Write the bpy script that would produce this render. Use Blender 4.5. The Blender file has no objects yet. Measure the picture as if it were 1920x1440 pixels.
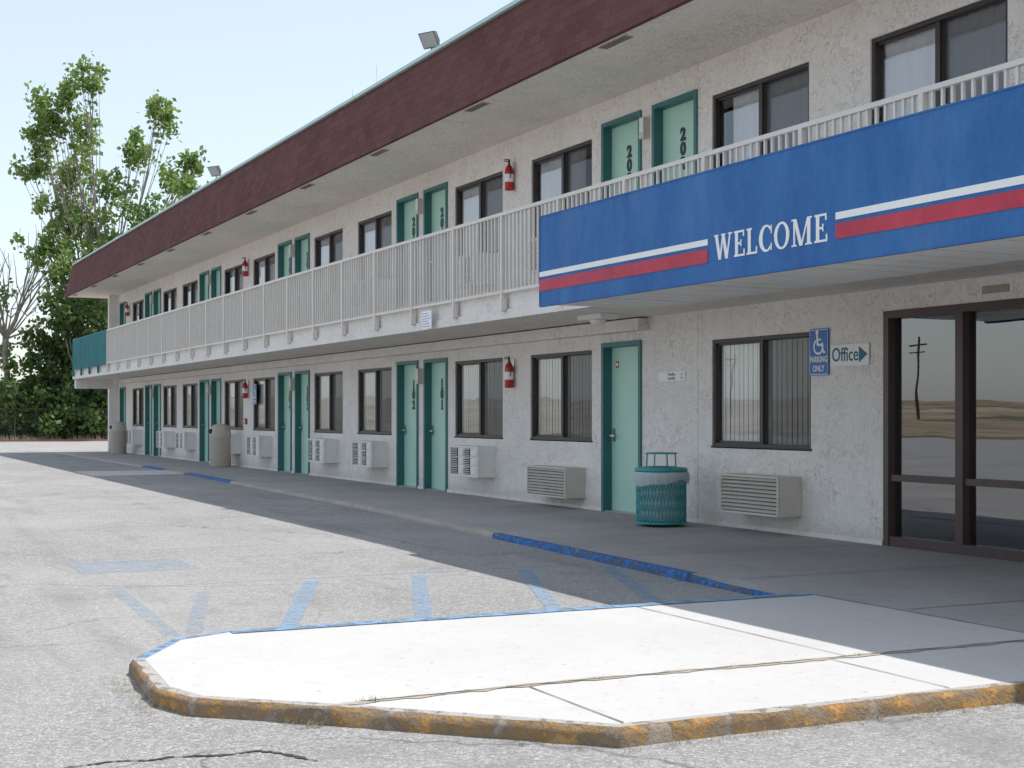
import bpy, math, random
from mathutils import Vector, noise as mnoise
random.seed(7)
scene = bpy.context.scene
COL = scene.collection

# ------------------------------------------------------------------ materials
def new_mat(name):
    m = bpy.data.materials.new(name); m.use_nodes = True
    nt = m.node_tree; nt.nodes.clear()
    out = nt.nodes.new('ShaderNodeOutputMaterial')
    return m, nt, out
def L(nt, a, b): nt.links.new(a, b)
def ramp(nt, fac, stops, interp='LINEAR'):
    r = nt.nodes.new('ShaderNodeValToRGB'); r.color_ramp.interpolation = interp
    els = r.color_ramp.elements
    while len(els) < len(stops): els.new(0.5)
    for e, (p, c) in zip(els, stops):
        e.position = p; e.color = (c, c, c, 1) if not isinstance(c, tuple) else (*c, 1)
    L(nt, fac, r.inputs[0]); return r.outputs[0]
def noise(nt, vec, scale, detail=4, rough=.5, dist=0):
    n = nt.nodes.new('ShaderNodeTexNoise'); n.inputs['Scale'].default_value = scale
    n.inputs['Detail'].default_value = detail; n.inputs['Roughness'].default_value = rough
    n.inputs['Distortion'].default_value = dist
    if vec is not None: L(nt, vec, n.inputs['Vector'])
    return n.outputs['Fac']
def mixcol(nt, fac, a, b, mode='MIX'):
    m = nt.nodes.new('ShaderNodeMix'); m.data_type = 'RGBA'; m.blend_type = mode
    ins = [s for s in m.inputs if s.type == 'RGBA']
    f = m.inputs[0]
    if isinstance(fac, (int, float)): f.default_value = fac
    else: L(nt, fac, f)
    for s, v in zip(ins, (a, b)):
        if isinstance(v, tuple): s.default_value = (*v, 1)
        else: L(nt, v, s)
    return [o for o in m.outputs if o.type == 'RGBA'][0]
def mathn(nt, op, a, b=None):
    m = nt.nodes.new('ShaderNodeMath'); m.operation = op
    for i, v in enumerate((a, b)):
        if v is None: continue
        if isinstance(v, (int, float)): m.inputs[i].default_value = v
        else: L(nt, v, m.inputs[i])
    return m.outputs[0]
def posv(nt): return nt.nodes.new('ShaderNodeNewGeometry').outputs['Position']
def bumpn(nt, h, strength, dist=.01, normal=None):
    b = nt.nodes.new('ShaderNodeBump'); b.inputs['Strength'].default_value = strength
    b.inputs['Distance'].default_value = dist; L(nt, h, b.inputs['Height'])
    if normal is not None: L(nt, normal, b.inputs['Normal'])
    return b.outputs[0]
def bsdf(nt, out, color, rough=.8, spec=.3, metallic=0, normal=None):
    p = nt.nodes.new('ShaderNodeBsdfPrincipled')
    if isinstance(color, tuple): p.inputs['Base Color'].default_value = (*color, 1)
    else: L(nt, color, p.inputs['Base Color'])
    if isinstance(rough, (int, float)): p.inputs['Roughness'].default_value = rough
    else: L(nt, rough, p.inputs['Roughness'])
    p.inputs['Specular IOR Level'].default_value = spec
    p.inputs['Metallic'].default_value = metallic
    if normal is not None: L(nt, normal, p.inputs['Normal'])
    if out is not None: L(nt, p.outputs[0], out.inputs[0])
    return p
def paint(name, c, var=.15, scale=3, rough=.55, spec=.4, bump=.1, bscale=60, metallic=0, dirt=None):
    m, nt, out = new_mat(name); p = posv(nt)
    f = ramp(nt, noise(nt, p, scale, 6, .6), [(.3, 0.0), (.7, 1.0)])
    c2 = tuple(x * (1 - var) for x in c)
    col = mixcol(nt, f, c2, c)
    if dirt:
        g = ramp(nt, noise(nt, p, scale * 4, 8, .7), [(.55, 0.0), (.75, .6)])
        col = mixcol(nt, g, col, dirt)
    nrm = bumpn(nt, noise(nt, p, bscale, 4), bump, .005) if bump else None
    bsdf(nt, out, col, rough, spec, metallic, nrm); return m

def stucco(name, c, dark, bscale=9, strength=.55, grime=True, mark=.75):
    m, nt, out = new_mat(name); p = posv(nt)
    n1 = noise(nt, p, bscale, 3, .55, 1.6)
    plate = ramp(nt, n1, [(.44, 0.0), (.50, 1.0)])
    n2 = noise(nt, p, bscale * 5, 5, .65)
    h = mathn(nt, 'ADD', mathn(nt, 'MULTIPLY', plate, .8), mathn(nt, 'MULTIPLY', n2, .45))
    nrm = bumpn(nt, h, strength, .015)
    edge = ramp(nt, n1, [(.425, 0.0), (.455, 1.0), (.485, 0.0)])
    brk = ramp(nt, noise(nt, p, 2.6, 4, .6), [(.42, 0.0), (.60, mark)])
    big = noise(nt, p, .45, 5, .6)
    base = mixcol(nt, ramp(nt, big, [(.35, 0.0), (.65, 1.0)]), tuple(x * .92 for x in c), c)
    col = mixcol(nt, mathn(nt, 'MULTIPLY', edge, brk), base, dark)
    if grime:
        mp = nt.nodes.new('ShaderNodeMapping'); mp.inputs['Scale'].default_value = (5, 5, .35); L(nt, p, mp.inputs[0])
        st = ramp(nt, noise(nt, mp.outputs[0], 1.6, 6, .65), [(.52, 0.0), (.75, .3)])
        col = mixcol(nt, st, col, tuple(x * .72 for x in c))
        sep = nt.nodes.new('ShaderNodeSeparateXYZ'); L(nt, p, sep.inputs[0])
        low = ramp(nt, mathn(nt, 'ADD', mathn(nt, 'MULTIPLY', sep.outputs[2], 2.2), mathn(nt, 'MULTIPLY', n2, .5)), [(.2, .5), (.7, 0.0)])
        col = mixcol(nt, low, col, (.36, .33, .30))
    bsdf(nt, out, col, .9, .15, 0, nrm); return m

M = {}
M['wall'] = stucco('wall_stucco', (.87, .825, .785), (.46, .39, .34), 10, .55, True, .8)
M['soffit'] = stucco('soffit_stucco', (.87, .80, .71), (.48, .40, .33), 13, .7, False, .8)
M['slab'] = stucco('slab_stucco', (.84, .80, .755), (.45, .39, .35), 12, .5, False)
M['rail'] = paint('rail_paint', (.74, .69, .635), .1, 6, .5, .4, .05, 60, 0, (.48, .40, .33))
M['fascia_white'] = paint('drip_edge_paint', (.52, .68, .64), .15, 2, .5)
M['bronze'] = paint('bronze_frame', (.045, .032, .03), .2, 5, .4, .5)
M['bronze_red'] = paint('brown_frame', (.085, .052, .05), .2, 5, .4, .5)
M['teal'] = paint('teal_frame_paint', (.045, .175, .185), .2, 4, .45, .5, .1, 60)
M['mint'] = paint('mint_door_paint', (.45, .71, .59), .08, 1.5, .4, .5, .04, 20, 0, (.38, .60, .50))
M['black'] = paint('black_paint', (.015, .015, .015), .1, 5, .4)
M['metal'] = paint('satin_metal', (.55, .55, .55), .1, 10, .3, .5, 0, 60, .9)
M['fencegrey'] = paint('dull_galvanised', (.16, .16, .15), .2, 10, .7, .2, 0)
M['acwhite'] = paint('ac_casing', (.83, .82, .79), .1, 6, .5, .4, .03, 60, 0, (.6, .53, .45))
M['acbeige'] = paint('louvre_beige', (.66, .62, .55), .12, 6, .5, .4, .03, 60, 0, (.42, .37, .31))
M['panelwhite'] = paint('soffit_panel_white', (.89, .87, .83), .08, 2, .5, .3, .05, 40, 0, (.66, .6, .53))
M['dark'] = paint('dark_recess', (.03, .03, .03), .1, 5, .8, .1, 0)
M['red'] = paint('extinguisher_red', (.50, .02, .02), .1, 5, .25, .5, 0)
M['white'] = paint('white_paint', (.88, .88, .88), .04, 4, .45, .4, 0)
M['signwhite'] = paint('sign_white', (.88, .88, .86), .08, 3, .5, .3, 0)
M['signred'] = paint('sign_red', (.54, .05, .09), .25, 3, .5, .3, 0, 60, 0, (.45, .12, .15))
M['handiblue'] = paint('plate_blue', (.015, .16, .50), .1, 3, .4, .5, 0)
M['officeblue'] = paint('letter_blue', (.04, .16, .25), .1, 3, .5, .3, 0)
M['trash_teal'] = paint('can_teal', (.04, .34, .36), .2, 8, .4, .5, .05)
M['tanstone'] = stucco('tan_aggregate', (.60, .54, .47), (.36, .3, .26), 40, .4, False)
M['concrete_dark'] = paint('fixture_grey', (.10, .10, .10), .2, 5)
M['lens'] = paint('lamp_lens', (.35, .35, .34), .05, 5, .3, .5, 0)
M['tealpanel'] = paint('teal_panel', (.025, .19, .21), .25, 1.5, .5, .3, .1)
M['interior'] = paint('interior_paint', (.40, .40, .40), .05, 2)
M['carpet'] = paint('green_carpet', (.08, .24, .19), .2, 20, .95, .1)
M['wood'] = paint('pole_wood', (.10, .07, .05), .3, 3, .9, .1)
M['vent'] = paint('vent_brown', (.42, .36, .29), .2, 10, .8)
M['roofgravel'] = paint('roof_gravel', (.3, .28, .26), .4, 40, .95)

m, nt, out = new_mat('sign_blue'); p = posv(nt)
mp = nt.nodes.new('ShaderNodeMapping'); mp.inputs['Scale'].default_value = (1, 1, .35); L(nt, p, mp.inputs[0])
f1 = ramp(nt, noise(nt, mp.outputs[0], 3.0, 8, .7), [(.35, 0.0), (.75, 1.0)])
col = mixcol(nt, f1, (.012, .095, .31), (.04, .17, .42))
f2 = ramp(nt, noise(nt, p, 90, 3, .6), [(.35, 0.0), (.65, 1.0)])
col = mixcol(nt, mathn(nt, 'MULTIPLY', f2, .3), col, (.07, .21, .46))
f3 = ramp(nt, noise(nt, mp.outputs[0], 1.1, 9, .8), [(.5, 0.0), (.72, .4)])
col = mixcol(nt, f3, col, (.13, .25, .45))
bsdf(nt, out, col, .6, .3, 0, bumpn(nt, noise(nt, p, 90, 3, .6), .15, .004)); M['signblue'] = m

m, nt, out = new_mat('maroon_shingle'); p = posv(nt)
br = nt.nodes.new('ShaderNodeTexBrick')
sep = nt.nodes.new('ShaderNodeSeparateXYZ'); L(nt, p, sep.inputs[0])
wob = mathn(nt, 'MULTIPLY', noise(nt, p, 6, 4, .6), .05)
cmb = nt.nodes.new('ShaderNodeCombineXYZ'); L(nt, mathn(nt, 'ADD', sep.outputs[0], sep.outputs[1]), cmb.inputs[0]); L(nt, mathn(nt, 'ADD', sep.outputs[2], wob), cmb.inputs[1])
L(nt, cmb.outputs[0], br.inputs['Vector'])
br.inputs['Color1'].default_value = (.125, .057, .056, 1); br.inputs['Color2'].default_value = (.165, .077, .073, 1)
br.inputs['Mortar'].default_value = (.085, .040, .040, 1); br.inputs['Scale'].default_value = 1
br.inputs['Brick Width'].default_value = .3; br.inputs['Row Height'].default_value = .135; br.inputs['Mortar Size'].default_value = .004
g = ramp(nt, noise(nt, p, 60, 4, .7), [(.3, .65), (.7, 1.25)])
col = mixcol(nt, 1.0, br.outputs['Color'], g, 'MULTIPLY')
col = mixcol(nt, ramp(nt, noise(nt, p, .7, 5, .6), [(.4, 0.0), (.7, .35)]), col, (.17, .09, .083))
bsdf(nt, out, col, .95, .1, 0, bumpn(nt, noise(nt, p, 30, 5, .7), .4, .02)); M['shingle'] = m

m, nt, out = new_mat('weathered_asphalt'); p = posv(nt)
g1 = noise(nt, p, 85, 3, .7)
vor = nt.nodes.new('ShaderNodeTexVoronoi'); vor.inputs['Scale'].default_value = 68; L(nt, p, vor.inputs['Vector'])
stone = ramp(nt, vor.outputs['Color'], [(.1, (.20, .194, .188)), (.5, (.355, .345, .335)), (.92, (.64, .62, .60))])
col = mixcol(nt, ramp(nt, g1, [(.35, 0.0), (.64, 1.0)]), (.235, .227, .22), stone)
col = mixcol(nt, ramp(nt, noise(nt, p, .35, 7, .62), [(.35, 0.0), (.7, .5)]), col, (.455, .443, .425))
col = mixcol(nt, ramp(nt, noise(nt, p, 1.3, 6, .7), [(.54, 0.0), (.76, .6)]), col, (.21, .202, .198))
mpa = nt.nodes.new('ShaderNodeMapping'); mpa.inputs['Scale'].default_value = (.25, 1.5, 1); L(nt, p, mpa.inputs[0])
col = mixcol(nt, ramp(nt, noise(nt, mpa.outputs[0], 1.2, 6, .65), [(.54, 0.0), (.7, .42)]), col, (.195, .187, .183))
wv = nt.nodes.new('ShaderNodeVectorMath'); wv.operation = 'ADD'
nn = nt.nodes.new('ShaderNodeTexNoise'); nn.inputs['Scale'].default_value = .9; nn.inputs['Detail'].default_value = 6; L(nt, p, nn.inputs['Vector'])
sc = nt.nodes.new('ShaderNodeVectorMath'); sc.operation = 'SCALE'; sc.inputs[3].default_value = 1.3; L(nt, nn.outputs['Color'], sc.inputs[0])
L(nt, p, wv.inputs[0]); L(nt, sc.outputs[0], wv.inputs[1])
vc = nt.nodes.new('ShaderNodeTexVoronoi'); vc.feature = 'DISTANCE_TO_EDGE'; vc.inputs['Scale'].default_value = .33; L(nt, wv.outputs[0], vc.inputs['Vector'])
crack = ramp(nt, vc.outputs['Distance'], [(0.0, .6), (.006, 0.0)])
crk = mathn(nt, 'MULTIPLY', crack, ramp(nt, noise(nt, p, .5, 3), [(.42, 0.0), (.55, 1.0)]))
col = mixcol(nt, crk, col, (.08, .07, .07))
bsdf(nt, out, col, .95, .1, 0, bumpn(nt, mathn(nt, 'ADD', g1, mathn(nt, 'MULTIPLY', vor.outputs['Distance'], -.6)), .85, .013)); M['asphalt'] = m
M['crack'] = paint('dark_crack', (.10, .09, .09), .6, 60, .95, .05, .8, 90)

def concrete(name, c, stain, amt=.5, bump=.25):
    m, nt, out = new_mat(name); p = posv(nt)
    a = ramp(nt, noise(nt, p, .8, 7, .62), [(.35, 0.0), (.72, amt)])
    col = mixcol(nt, a, c, stain)
    b = ramp(nt, noise(nt, p, 7, 8, .7), [(.5, 0.0), (.8, amt * .7)])
    col = mixcol(nt, b, col, tuple(x * .8 for x in stain))
    fine = noise(nt, p, 140, 2, .6)
    col = mixcol(nt, ramp(nt, fine, [(.4, 0.0), (.7, .2)]), col, tuple(x * .78 for x in c))
    sp = ramp(nt, noise(nt, p, 22, 1, .5), [(.71, 0.0), (.74, .45)])
    col = mixcol(nt, sp, col, tuple(x * .5 for x in stain))
    bsdf(nt, out, col, .9, .2, 0, bumpn(nt, mathn(nt, 'ADD', fine, noise(nt, p, 30, 4, .6)), bump, .006)); return m
M['pad'] = concrete('pale_concrete', (.52, .51, .49), (.44, .425, .405), .5)
M['walk'] = concrete('walk_concrete', (.40, .382, .37), (.27, .25, .238), .7)
M['kerb'] = concrete('kerb_concrete', (.45, .41, .37), (.31, .265, .225), .8, .6)
M['joint'] = paint('joint_dirt', (.17, .15, .13), .5, 9, .95, .05)
M['jointpale'] = concrete('eroded_joint', (.42, .37, .31), (.30, .25, .2), .9, .9)
def worn(name, c, under, lo=.45, hi=.6, scale=7):
    m, nt, out = new_mat(name); p = posv(nt)
    f = ramp(nt, noise(nt, p, scale, 8, .72), [(lo, 0.0), (hi, 1.0)])
    u = mixcol(nt, noise(nt, p, 30, 4, .6), under, tuple(x * .6 for x in under))
    fine = ramp(nt, noise(nt, p, 45, 5, .7), [(.52, 0.0), (.62, .8)])
    col = mixcol(nt, f, mixcol(nt, fine, c, u), u)
    bsdf(nt, out, col, .85, .2, 0, bumpn(nt, mathn(nt, 'SUBTRACT', noise(nt, p, 38, 6, .7), f), 1.0, .016)); return m
M['kerbblue'] = worn('worn_blue_kerb', (.035, .17, .46), (.32, .31, .30), .50, .62)
M['kerbbluelight'] = worn('sun_bleached_blue', (.20, .36, .55), (.46, .455, .44), .50, .66, 9)
M['kerbyellow'] = worn('worn_yellow_kerb', (.54, .30, .10), (.44, .36, .28), .42, .58, 6)
M['kerbtop'] = worn('worn_kerb_top', (.52, .39, .22), (.55, .52, .48), .28, .44, 10)
M['kerbred'] = worn('worn_red_kerb', (.40, .14, .12), (.35, .3, .27), .5, .7)
def marking(name, c, lo, hi, mx):
    m, nt, out = new_mat(name); p = posv(nt)
    f = ramp(nt, noise(nt, p, 9, 8, .8), [(lo, mx), (hi, 0.1 * mx)])
    f2 = ramp(nt, noise(nt, p, 70, 2, .6), [(.42, 0.35), (.55, 1.0)])
    tr = nt.nodes.new('ShaderNodeBsdfTransparent')
    pb = bsdf(nt, None, c, .85, .1)
    mx_ = nt.nodes.new('ShaderNodeMixShader'); L(nt, mathn(nt, 'MULTIPLY', f, f2), mx_.inputs[0])
    L(nt, tr.outputs[0], mx_.inputs[1]); L(nt, pb.outputs[0], mx_.inputs[2]); L(nt, mx_.outputs[0], out.inputs[0]); return m
M['markblue'] = marking('faded_blue_paint', (.28, .38, .49), .46, .70, .85)
M['markfaint'] = marking('very_faded_blue_paint', (.29, .385, .48), .40, .62, .6)
M['markwhite'] = marking('faded_white_paint', (.55, .55, .55), .38, .6, .4)

m, nt, out = new_mat('dry_ground'); p = posv(nt)
col = mixcol(nt, ramp(nt, noise(nt, p, .02, 8, .7), [(.35, 0.0), (.65, 1.0)]), (.22, .165, .115), (.40, .33, .23))
col = mixcol(nt, ramp(nt, noise(nt, p, .05, 9, .85), [(.48, 0.0), (.56, .85)]), col, (.08, .08, .05))
bsdf(nt, out, col, .95, .05, 0, bumpn(nt, noise(nt, p, 3, 6, .7), .5, .1)); M['dirt'] = m

def glassmat(name, ior, tint, wav=.12):
    m, nt, out = new_mat(name)
    fr = nt.nodes.new('ShaderNodeFresnel'); fr.inputs[0].default_value = ior
    g = nt.nodes.new('ShaderNodeBsdfGlossy'); g.inputs['Roughness'].default_value = .005; g.inputs['Color'].default_value = (.95, .97, 1.0, 1)
    p = posv(nt)
    L(nt, bumpn(nt, noise(nt, p, 1.1, 2, .5), wav, .02), g.inputs['Normal'])
    t = nt.nodes.new('ShaderNodeBsdfTransparent'); t.inputs[0].default_value = (*tint, 1)
    mx = nt.nodes.new('ShaderNodeMixShader'); L(nt, fr.outputs[0], mx.inputs[0]); L(nt, t.outputs[0], mx.inputs[1]); L(nt, g.outputs[0], mx.inputs[2])
    L(nt, mx.outputs[0], out.inputs[0]); return m
M['glass'] = glassmat('window_glass', 2.1, (1, 1, 1))
M['glassdoor'] = glassmat('tinted_door_glass', 2.7, (.62, .64, .67), .05)
m, nt, out = new_mat('insect_screen')
t = nt.nodes.new('ShaderNodeBsdfTransparent'); d = bsdf(nt, None, (.06, .06, .062), .9, .1)
mx = nt.nodes.new('ShaderNodeMixShader'); mx.inputs[0].default_value = .42
L(nt, t.outputs[0], mx.inputs[1]); L(nt, d.outputs[0], mx.inputs[2]); L(nt, mx.outputs[0], out.inputs[0]); M['screen'] = m
def cloth(name, c, tr=.05):
    m, nt, out = new_mat(name)
    d = nt.nodes.new('ShaderNodeBsdfDiffuse'); d.inputs[0].default_value = (*c, 1)
    t = nt.nodes.new('ShaderNodeBsdfTranslucent'); t.inputs[0].default_value = (*c, 1)
    mx = nt.nodes.new('ShaderNodeMixShader'); mx.inputs[0].default_value = tr
    L(nt, d.outputs[0], mx.inputs[1]); L(nt, t.outputs[0], mx.inputs[2]); L(nt, mx.outputs[0], out.inputs[0]); return m
M['sheer'] = cloth('white_curtain', (.95, .95, .96)); M['blind'] = cloth('cream_blind', (.95, .95, .92)); M['bag'] = cloth('bin_liner', (.74, .80, .82), .4)
m, nt, out = new_mat('chain_link')
t = nt.nodes.new('ShaderNodeBsdfTransparent'); d = bsdf(nt, None, (.2, .2, .19), .5, .4)
mx = nt.nodes.new('ShaderNodeMixShader'); mx.inputs[0].default_value = .1
L(nt, t.outputs[0], mx.inputs[1]); L(nt, d.outputs[0], mx.inputs[2]); L(nt, mx.outputs[0], out.inputs[0]); M['chain'] = m
def leafmat(name, dark, light, tlc=(.30, .42, .06)):
    m, nt, out = new_mat(name); geo = nt.nodes.new('ShaderNodeNewGeometry'); p = geo.outputs['Position']
    a = mathn(nt, 'ADD', mathn(nt, 'MULTIPLY', geo.outputs['Random Per Island'], .5), mathn(nt, 'MULTIPLY', noise(nt, p, .55, 3), .6))
    col = ramp(nt, a, [(.3, dark), (.75, light)])
    d = bsdf(nt, None, col, .5, .35); tl = nt.nodes.new('ShaderNodeBsdfTranslucent')
    c2 = mixcol(nt, .5, col, tlc); L(nt, c2, tl.inputs[0])
    mx = nt.nodes.new('ShaderNodeMixShader'); mx.inputs[0].default_value = .42
    L(nt, d.outputs[0], mx.inputs[1]); L(nt, tl.outputs[0], mx.inputs[2]); L(nt, mx.outputs[0], out.inputs[0]); return m
M['leaf'] = leafmat('cottonwood_leaf', (.08, .15, .04), (.24, .35, .12), (.42, .55, .12))
M['leafdark'] = leafmat('shrub_leaf', (.035, .075, .025), (.12, .19, .06), (.22, .33, .06))
M['leafpale'] = leafmat('pale_leaf', (.08, .12, .06), (.19, .25, .12))
M['bark'] = paint('bark', (.38, .34, .29), .45, 6, .95, .05, .8, 18)
M['straw'] = paint('dry_grass_blade', (.58, .50, .34), .4, 9, .9, .05, 0)
M['weed'] = paint('green_weed_blade', (.20, .26, .10), .4, 9, .9, .05, 0)

# ------------------------------------------------------------------ mesh builder
class B:
    def __init__(s): s.v = []; s.f = []; s.m = []; s.sm = []
    def add(s, vs, fs, mi=0, sm=False):
        o = len(s.v); s.v += [tuple(v) for v in vs]
        for f in fs: s.f.append([i + o for i in f]); s.m.append(mi); s.sm.append(sm)
        return s
    def box(s, x0, x1, y0, y1, z0, z1, mi=0):
        if x0 > x1: x0, x1 = x1, x0
        vs = [(x0,y0,z0),(x1,y0,z0),(x1,y1,z0),(x0,y1,z0),(x0,y0,z1),(x1,y0,z1),(x1,y1,z1),(x0,y1,z1)]
        return s.add(vs, [(0,3,2,1),(4,5,6,7),(0,1,5,4),(1,2,6,5),(2,3,7,6),(3,0,4,7)], mi)
    def cyl(s, p0, p1, r0, r1=None, n=12, mi=0, cap=True, sm=True):
        r1 = r0 if r1 is None else r1
        p0 = Vector(p0); p1 = Vector(p1); d = (p1 - p0)
        if d.length < 1e-6: return s
        d.normalize(); a = d.orthogonal().normalized(); b = d.cross(a)
        vs = []
        for p, r in ((p0, r0), (p1, r1)):
            for i in range(n):
                t = 2 * math.pi * i / n; vs.append(p + a * math.cos(t) * r + b * math.sin(t) * r)
        fs = [(i, (i + 1) % n, n + (i + 1) % n, n + i) for i in range(n)]
        s.add(vs, fs, mi, sm)
        if cap: s.add(vs, [list(range(n))[::-1], list(range(n, 2 * n))], mi)
        return s
    def lathe(s, prof, c=(0,0,0), n=28, mi=0, sm=True):
        vs = []
        for r, z in prof:
            for i in range(n):
                t = 2 * math.pi * i / n; vs.append((c[0] + r * math.cos(t), c[1] + r * math.sin(t), c[2] + z))
        fs = []
        for k in range(len(prof) - 1):
            for i in range(n):
                j = (i + 1) % n; fs.append((k*n+i, k*n+j, (k+1)*n+j, (k+1)*n+i))
        return s.add(vs, fs, mi, sm)
    def prism(s, pts, z0, z1, mi=0, mside=None):
        n = len(pts); area = sum(pts[i][0]*pts[(i+1)%n][1]-pts[(i+1)%n][0]*pts[i][1] for i in range(n))
        if area < 0: pts = pts[::-1]
        vs = [(x, y, z0) for x, y in pts] + [(x, y, z1) for x, y in pts]
        s.add(vs, [list(range(n, 2 * n)), list(range(n))[::-1]], mi)
        s.add(vs, [(i, (i+1)%n, n+(i+1)%n, n+i) for i in range(n)], mi if mside is None else mside); return s
    def poly_xz(s, pts, y0, y1, mi=0):
        n = len(pts); area = sum(pts[i][0]*pts[(i+1)%n][1]-pts[(i+1)%n][0]*pts[i][1] for i in range(n))
        if area < 0: pts = pts[::-1]
        vs = [(x, y0, z) for x, z in pts] + [(x, y1, z) for x, z in pts]
        s.add(vs, [list(range(n))] + [(i, n+i, n+(i+1)%n, (i+1)%n) for i in range(n)], mi); return s
    def done(s, name, mats, parent=None, loc=(0,0,0)):
        me = bpy.data.meshes.new(name); me.from_pydata(s.v, [], s.f)
        for k in mats: me.materials.append(M[k])
        me.polygons.foreach_set('material_index', s.m); me.polygons.foreach_set('use_smooth', s.sm); me.update()
        return link(name, me, parent, loc)
def link(name, me, parent=None, loc=(0,0,0)):
    o = bpy.data.objects.new(name, me); o.location = loc; COL.objects.link(o)
    if parent is not None: o.parent = parent
    return o
def thing(o, label, cat, group=None, kind=None):
    o['label'] = label; o['category'] = cat
    if group: o['group'] = group
    if kind: o['kind'] = kind
    return o
def empty(name, loc, label, cat, group=None):
    o = bpy.data.objects.new(name, None); o.location = loc; o.empty_display_size = .2; COL.objects.link(o)
    return thing(o, label, cat, group)
def copy_tree(src, loc):
    def rec(o, par):
        c = o.copy(); COL.objects.link(c)
        if par is not None: c.parent = par
        for ch in list(o.children): rec(ch, c)
        return c
    c = rec(src, None); c.location = loc; return c
def text_mesh(txt, size, extrude=.001, offset=0, sx=1.0):
    cu = bpy.data.curves.new('lettering', 'FONT'); cu.body = txt; cu.size = size; cu.extrude = extrude; cu.offset = offset
    cu.align_x = 'CENTER'; cu.align_y = 'CENTER'
    to = bpy.data.objects.new('tmp_text', cu); COL.objects.link(to)
    bpy.context.view_layer.update()
    me = bpy.data.meshes.new_from_object(to.evaluated_get(bpy.context.evaluated_depsgraph_get()))
    bpy.data.objects.remove(to)
    for v in me.vertices:
        x, y, z = v.co; v.co = (x * sx, -z, y)
    return me
def text(name, txt, size, mat, parent, loc, offset=0, sx=1.0):
    me = text_mesh(txt, size, .001, offset, sx); me.materials.clear(); me.materials.append(M[mat])
    return link(name, me, parent, loc)

# world frame: wall face at y=0, building behind (+y), recedes towards -x ; walk level z=0
W = -8.9
def P(t, D): return (-t, D + W)

# ------------------------------------------------------------------ ground
def zas(x):
    t = -x
    if t <= 8: return -.072
    if t <= 14: return -.072 + .024 * (t - 8) / 6
    return -.048 + .022 * min(1, (t - 14) / 22)
b = B(); xs = [40, 20, 10, 0, -4, -8, -14, -18, -22, -26, -30, -36, -45, -55, -70.0]; ys = [-45, -20, -10, -7, -4, -2, 3, 30]
for x in xs:
    for y in ys: b.v.append((x, y, zas(x)))
n = len(ys)
for i in range(len(xs) - 1):
    for j in range(n - 1):
        b.f.append([i*n+j, i*n+j+1, (i+1)*n+j+1, (i+1)*n+j]); b.m.append(0); b.sm.append(False)
def strip(b, pts, w, z, mi, lo=.5, hi=1.3, step=.12):
    fine = []
    pts = [Vector(q) for q in pts]
    for a, c in zip(pts, pts[1:]):
        n = max(1, int((c-a).length / step))
        for i in range(n): fine.append(a.lerp(c, i / n))
    fine.append(pts[-1]); vs = []; n = len(fine)
    for i, q in enumerate(fine):
        d = (fine[min(i+1, n-1)] - fine[max(i-1, 0)]).normalized(); nr = Vector((-d.y, d.x)); h = w * random.uniform(lo, hi) / 2; g = w * random.uniform(lo, hi) / 2
        vs += [(q.x + nr.x*h, q.y + nr.y*h, z), (q.x - nr.x*g, q.y - nr.y*g, z)]
    b.add(vs, [(2*i, 2*i+1, 2*i+3, 2*i+2) for i in range(n - 1)], mi)
strip(b, [P(5.40, .80), P(5.42, 1.0), P(5.38, 1.10), P(5.40, 1.2)], .018, -.0685, 1, .05, 1.6, .015)
strip(b, [P(5.385, 1.23), P(5.34, 1.38), P(5.36, 1.50), P(5.27, 1.58), P(5.22, 1.60), P(5.1, 1.66)], .022, -.0685, 1, .05, 1.8, .015)
thing(b.done('parking_lot', ['asphalt', 'crack']), 'sun-bleached cracked asphalt parking lot with gravelly surface', 'parking lot', None, 'structure')
b = B(); k = 90
def gc(i): 
    u = (i / k - .5) * 2; return 2500 * (abs(u) ** 1.7) * (1 if u > 0 else -1)
for i in range(k + 1):
    for j in range(k + 1):
        x = gc(i); y = gc(j); r = math.hypot(x, y)
        h = 0
        if r > 90 and y < 0:
            s = min(1, (r - 90) / 420) * min(1, -y / 120)
            h = s * (7 + 3.5 * math.sin(x * .007 + 1.3) + 2 * math.sin(x * .021 + y * .013))
        b.v.append((x, y, -.1 + h))
for i in range(k):
    for j in range(k):
        b.f.append([i*(k+1)+j, (i+1)*(k+1)+j, (i+1)*(k+1)+j+1, i*(k+1)+j+1]); b.m.append(0); b.sm.append(True)
thing(b.done('ground', ['dirt']), 'dry tan desert ground with sparse scrub and low hills', 'ground', None, 'structure')

K = [(-6, 5.95), (4.8, 5.95), (7.8, 5.95), (9.3, 5.98), (11.3, 6.10), (13.3, 6.2), (17.9, 6.5), (25.9, 6.75), (29.9, 6.85), (32.1, 6.88), (34.4, 6.88), (48.4, 6.88)]
def koff(t): return .15 if t > 13.31 else .075
b = B()
for (t0, d0), (t1, d1) in zip(K, K[1:]):
    q = koff(t1); a, c = P(t0, d0 + q), P(t1, d1 + q)
    b.prism([a, c, (-t1, -.0), (-t0, -.0)], -.2, 0.0)
for t in [x * 1.83 - 4 for x in range(28)]:
    dd = 6.15
    for (t0, d0), (t1, d1) in zip(K, K[1:]):
        if t0 <= t <= t1: dd = d0 + (d1 - d0) * (t - t0) / (t1 - t0) + .16
    b.add([(-t-.005, dd + W, .003), (-t+.005, dd + W, .003), (-t+.005, -.02, .003), (-t-.005, -.02, .003)], [(0, 1, 2, 3)], 1)
thing(b.done('sidewalk', ['walk', 'joint']), 'stained grey concrete walkway running along the motel wall', 'sidewalk', None, 'structure')

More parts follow.
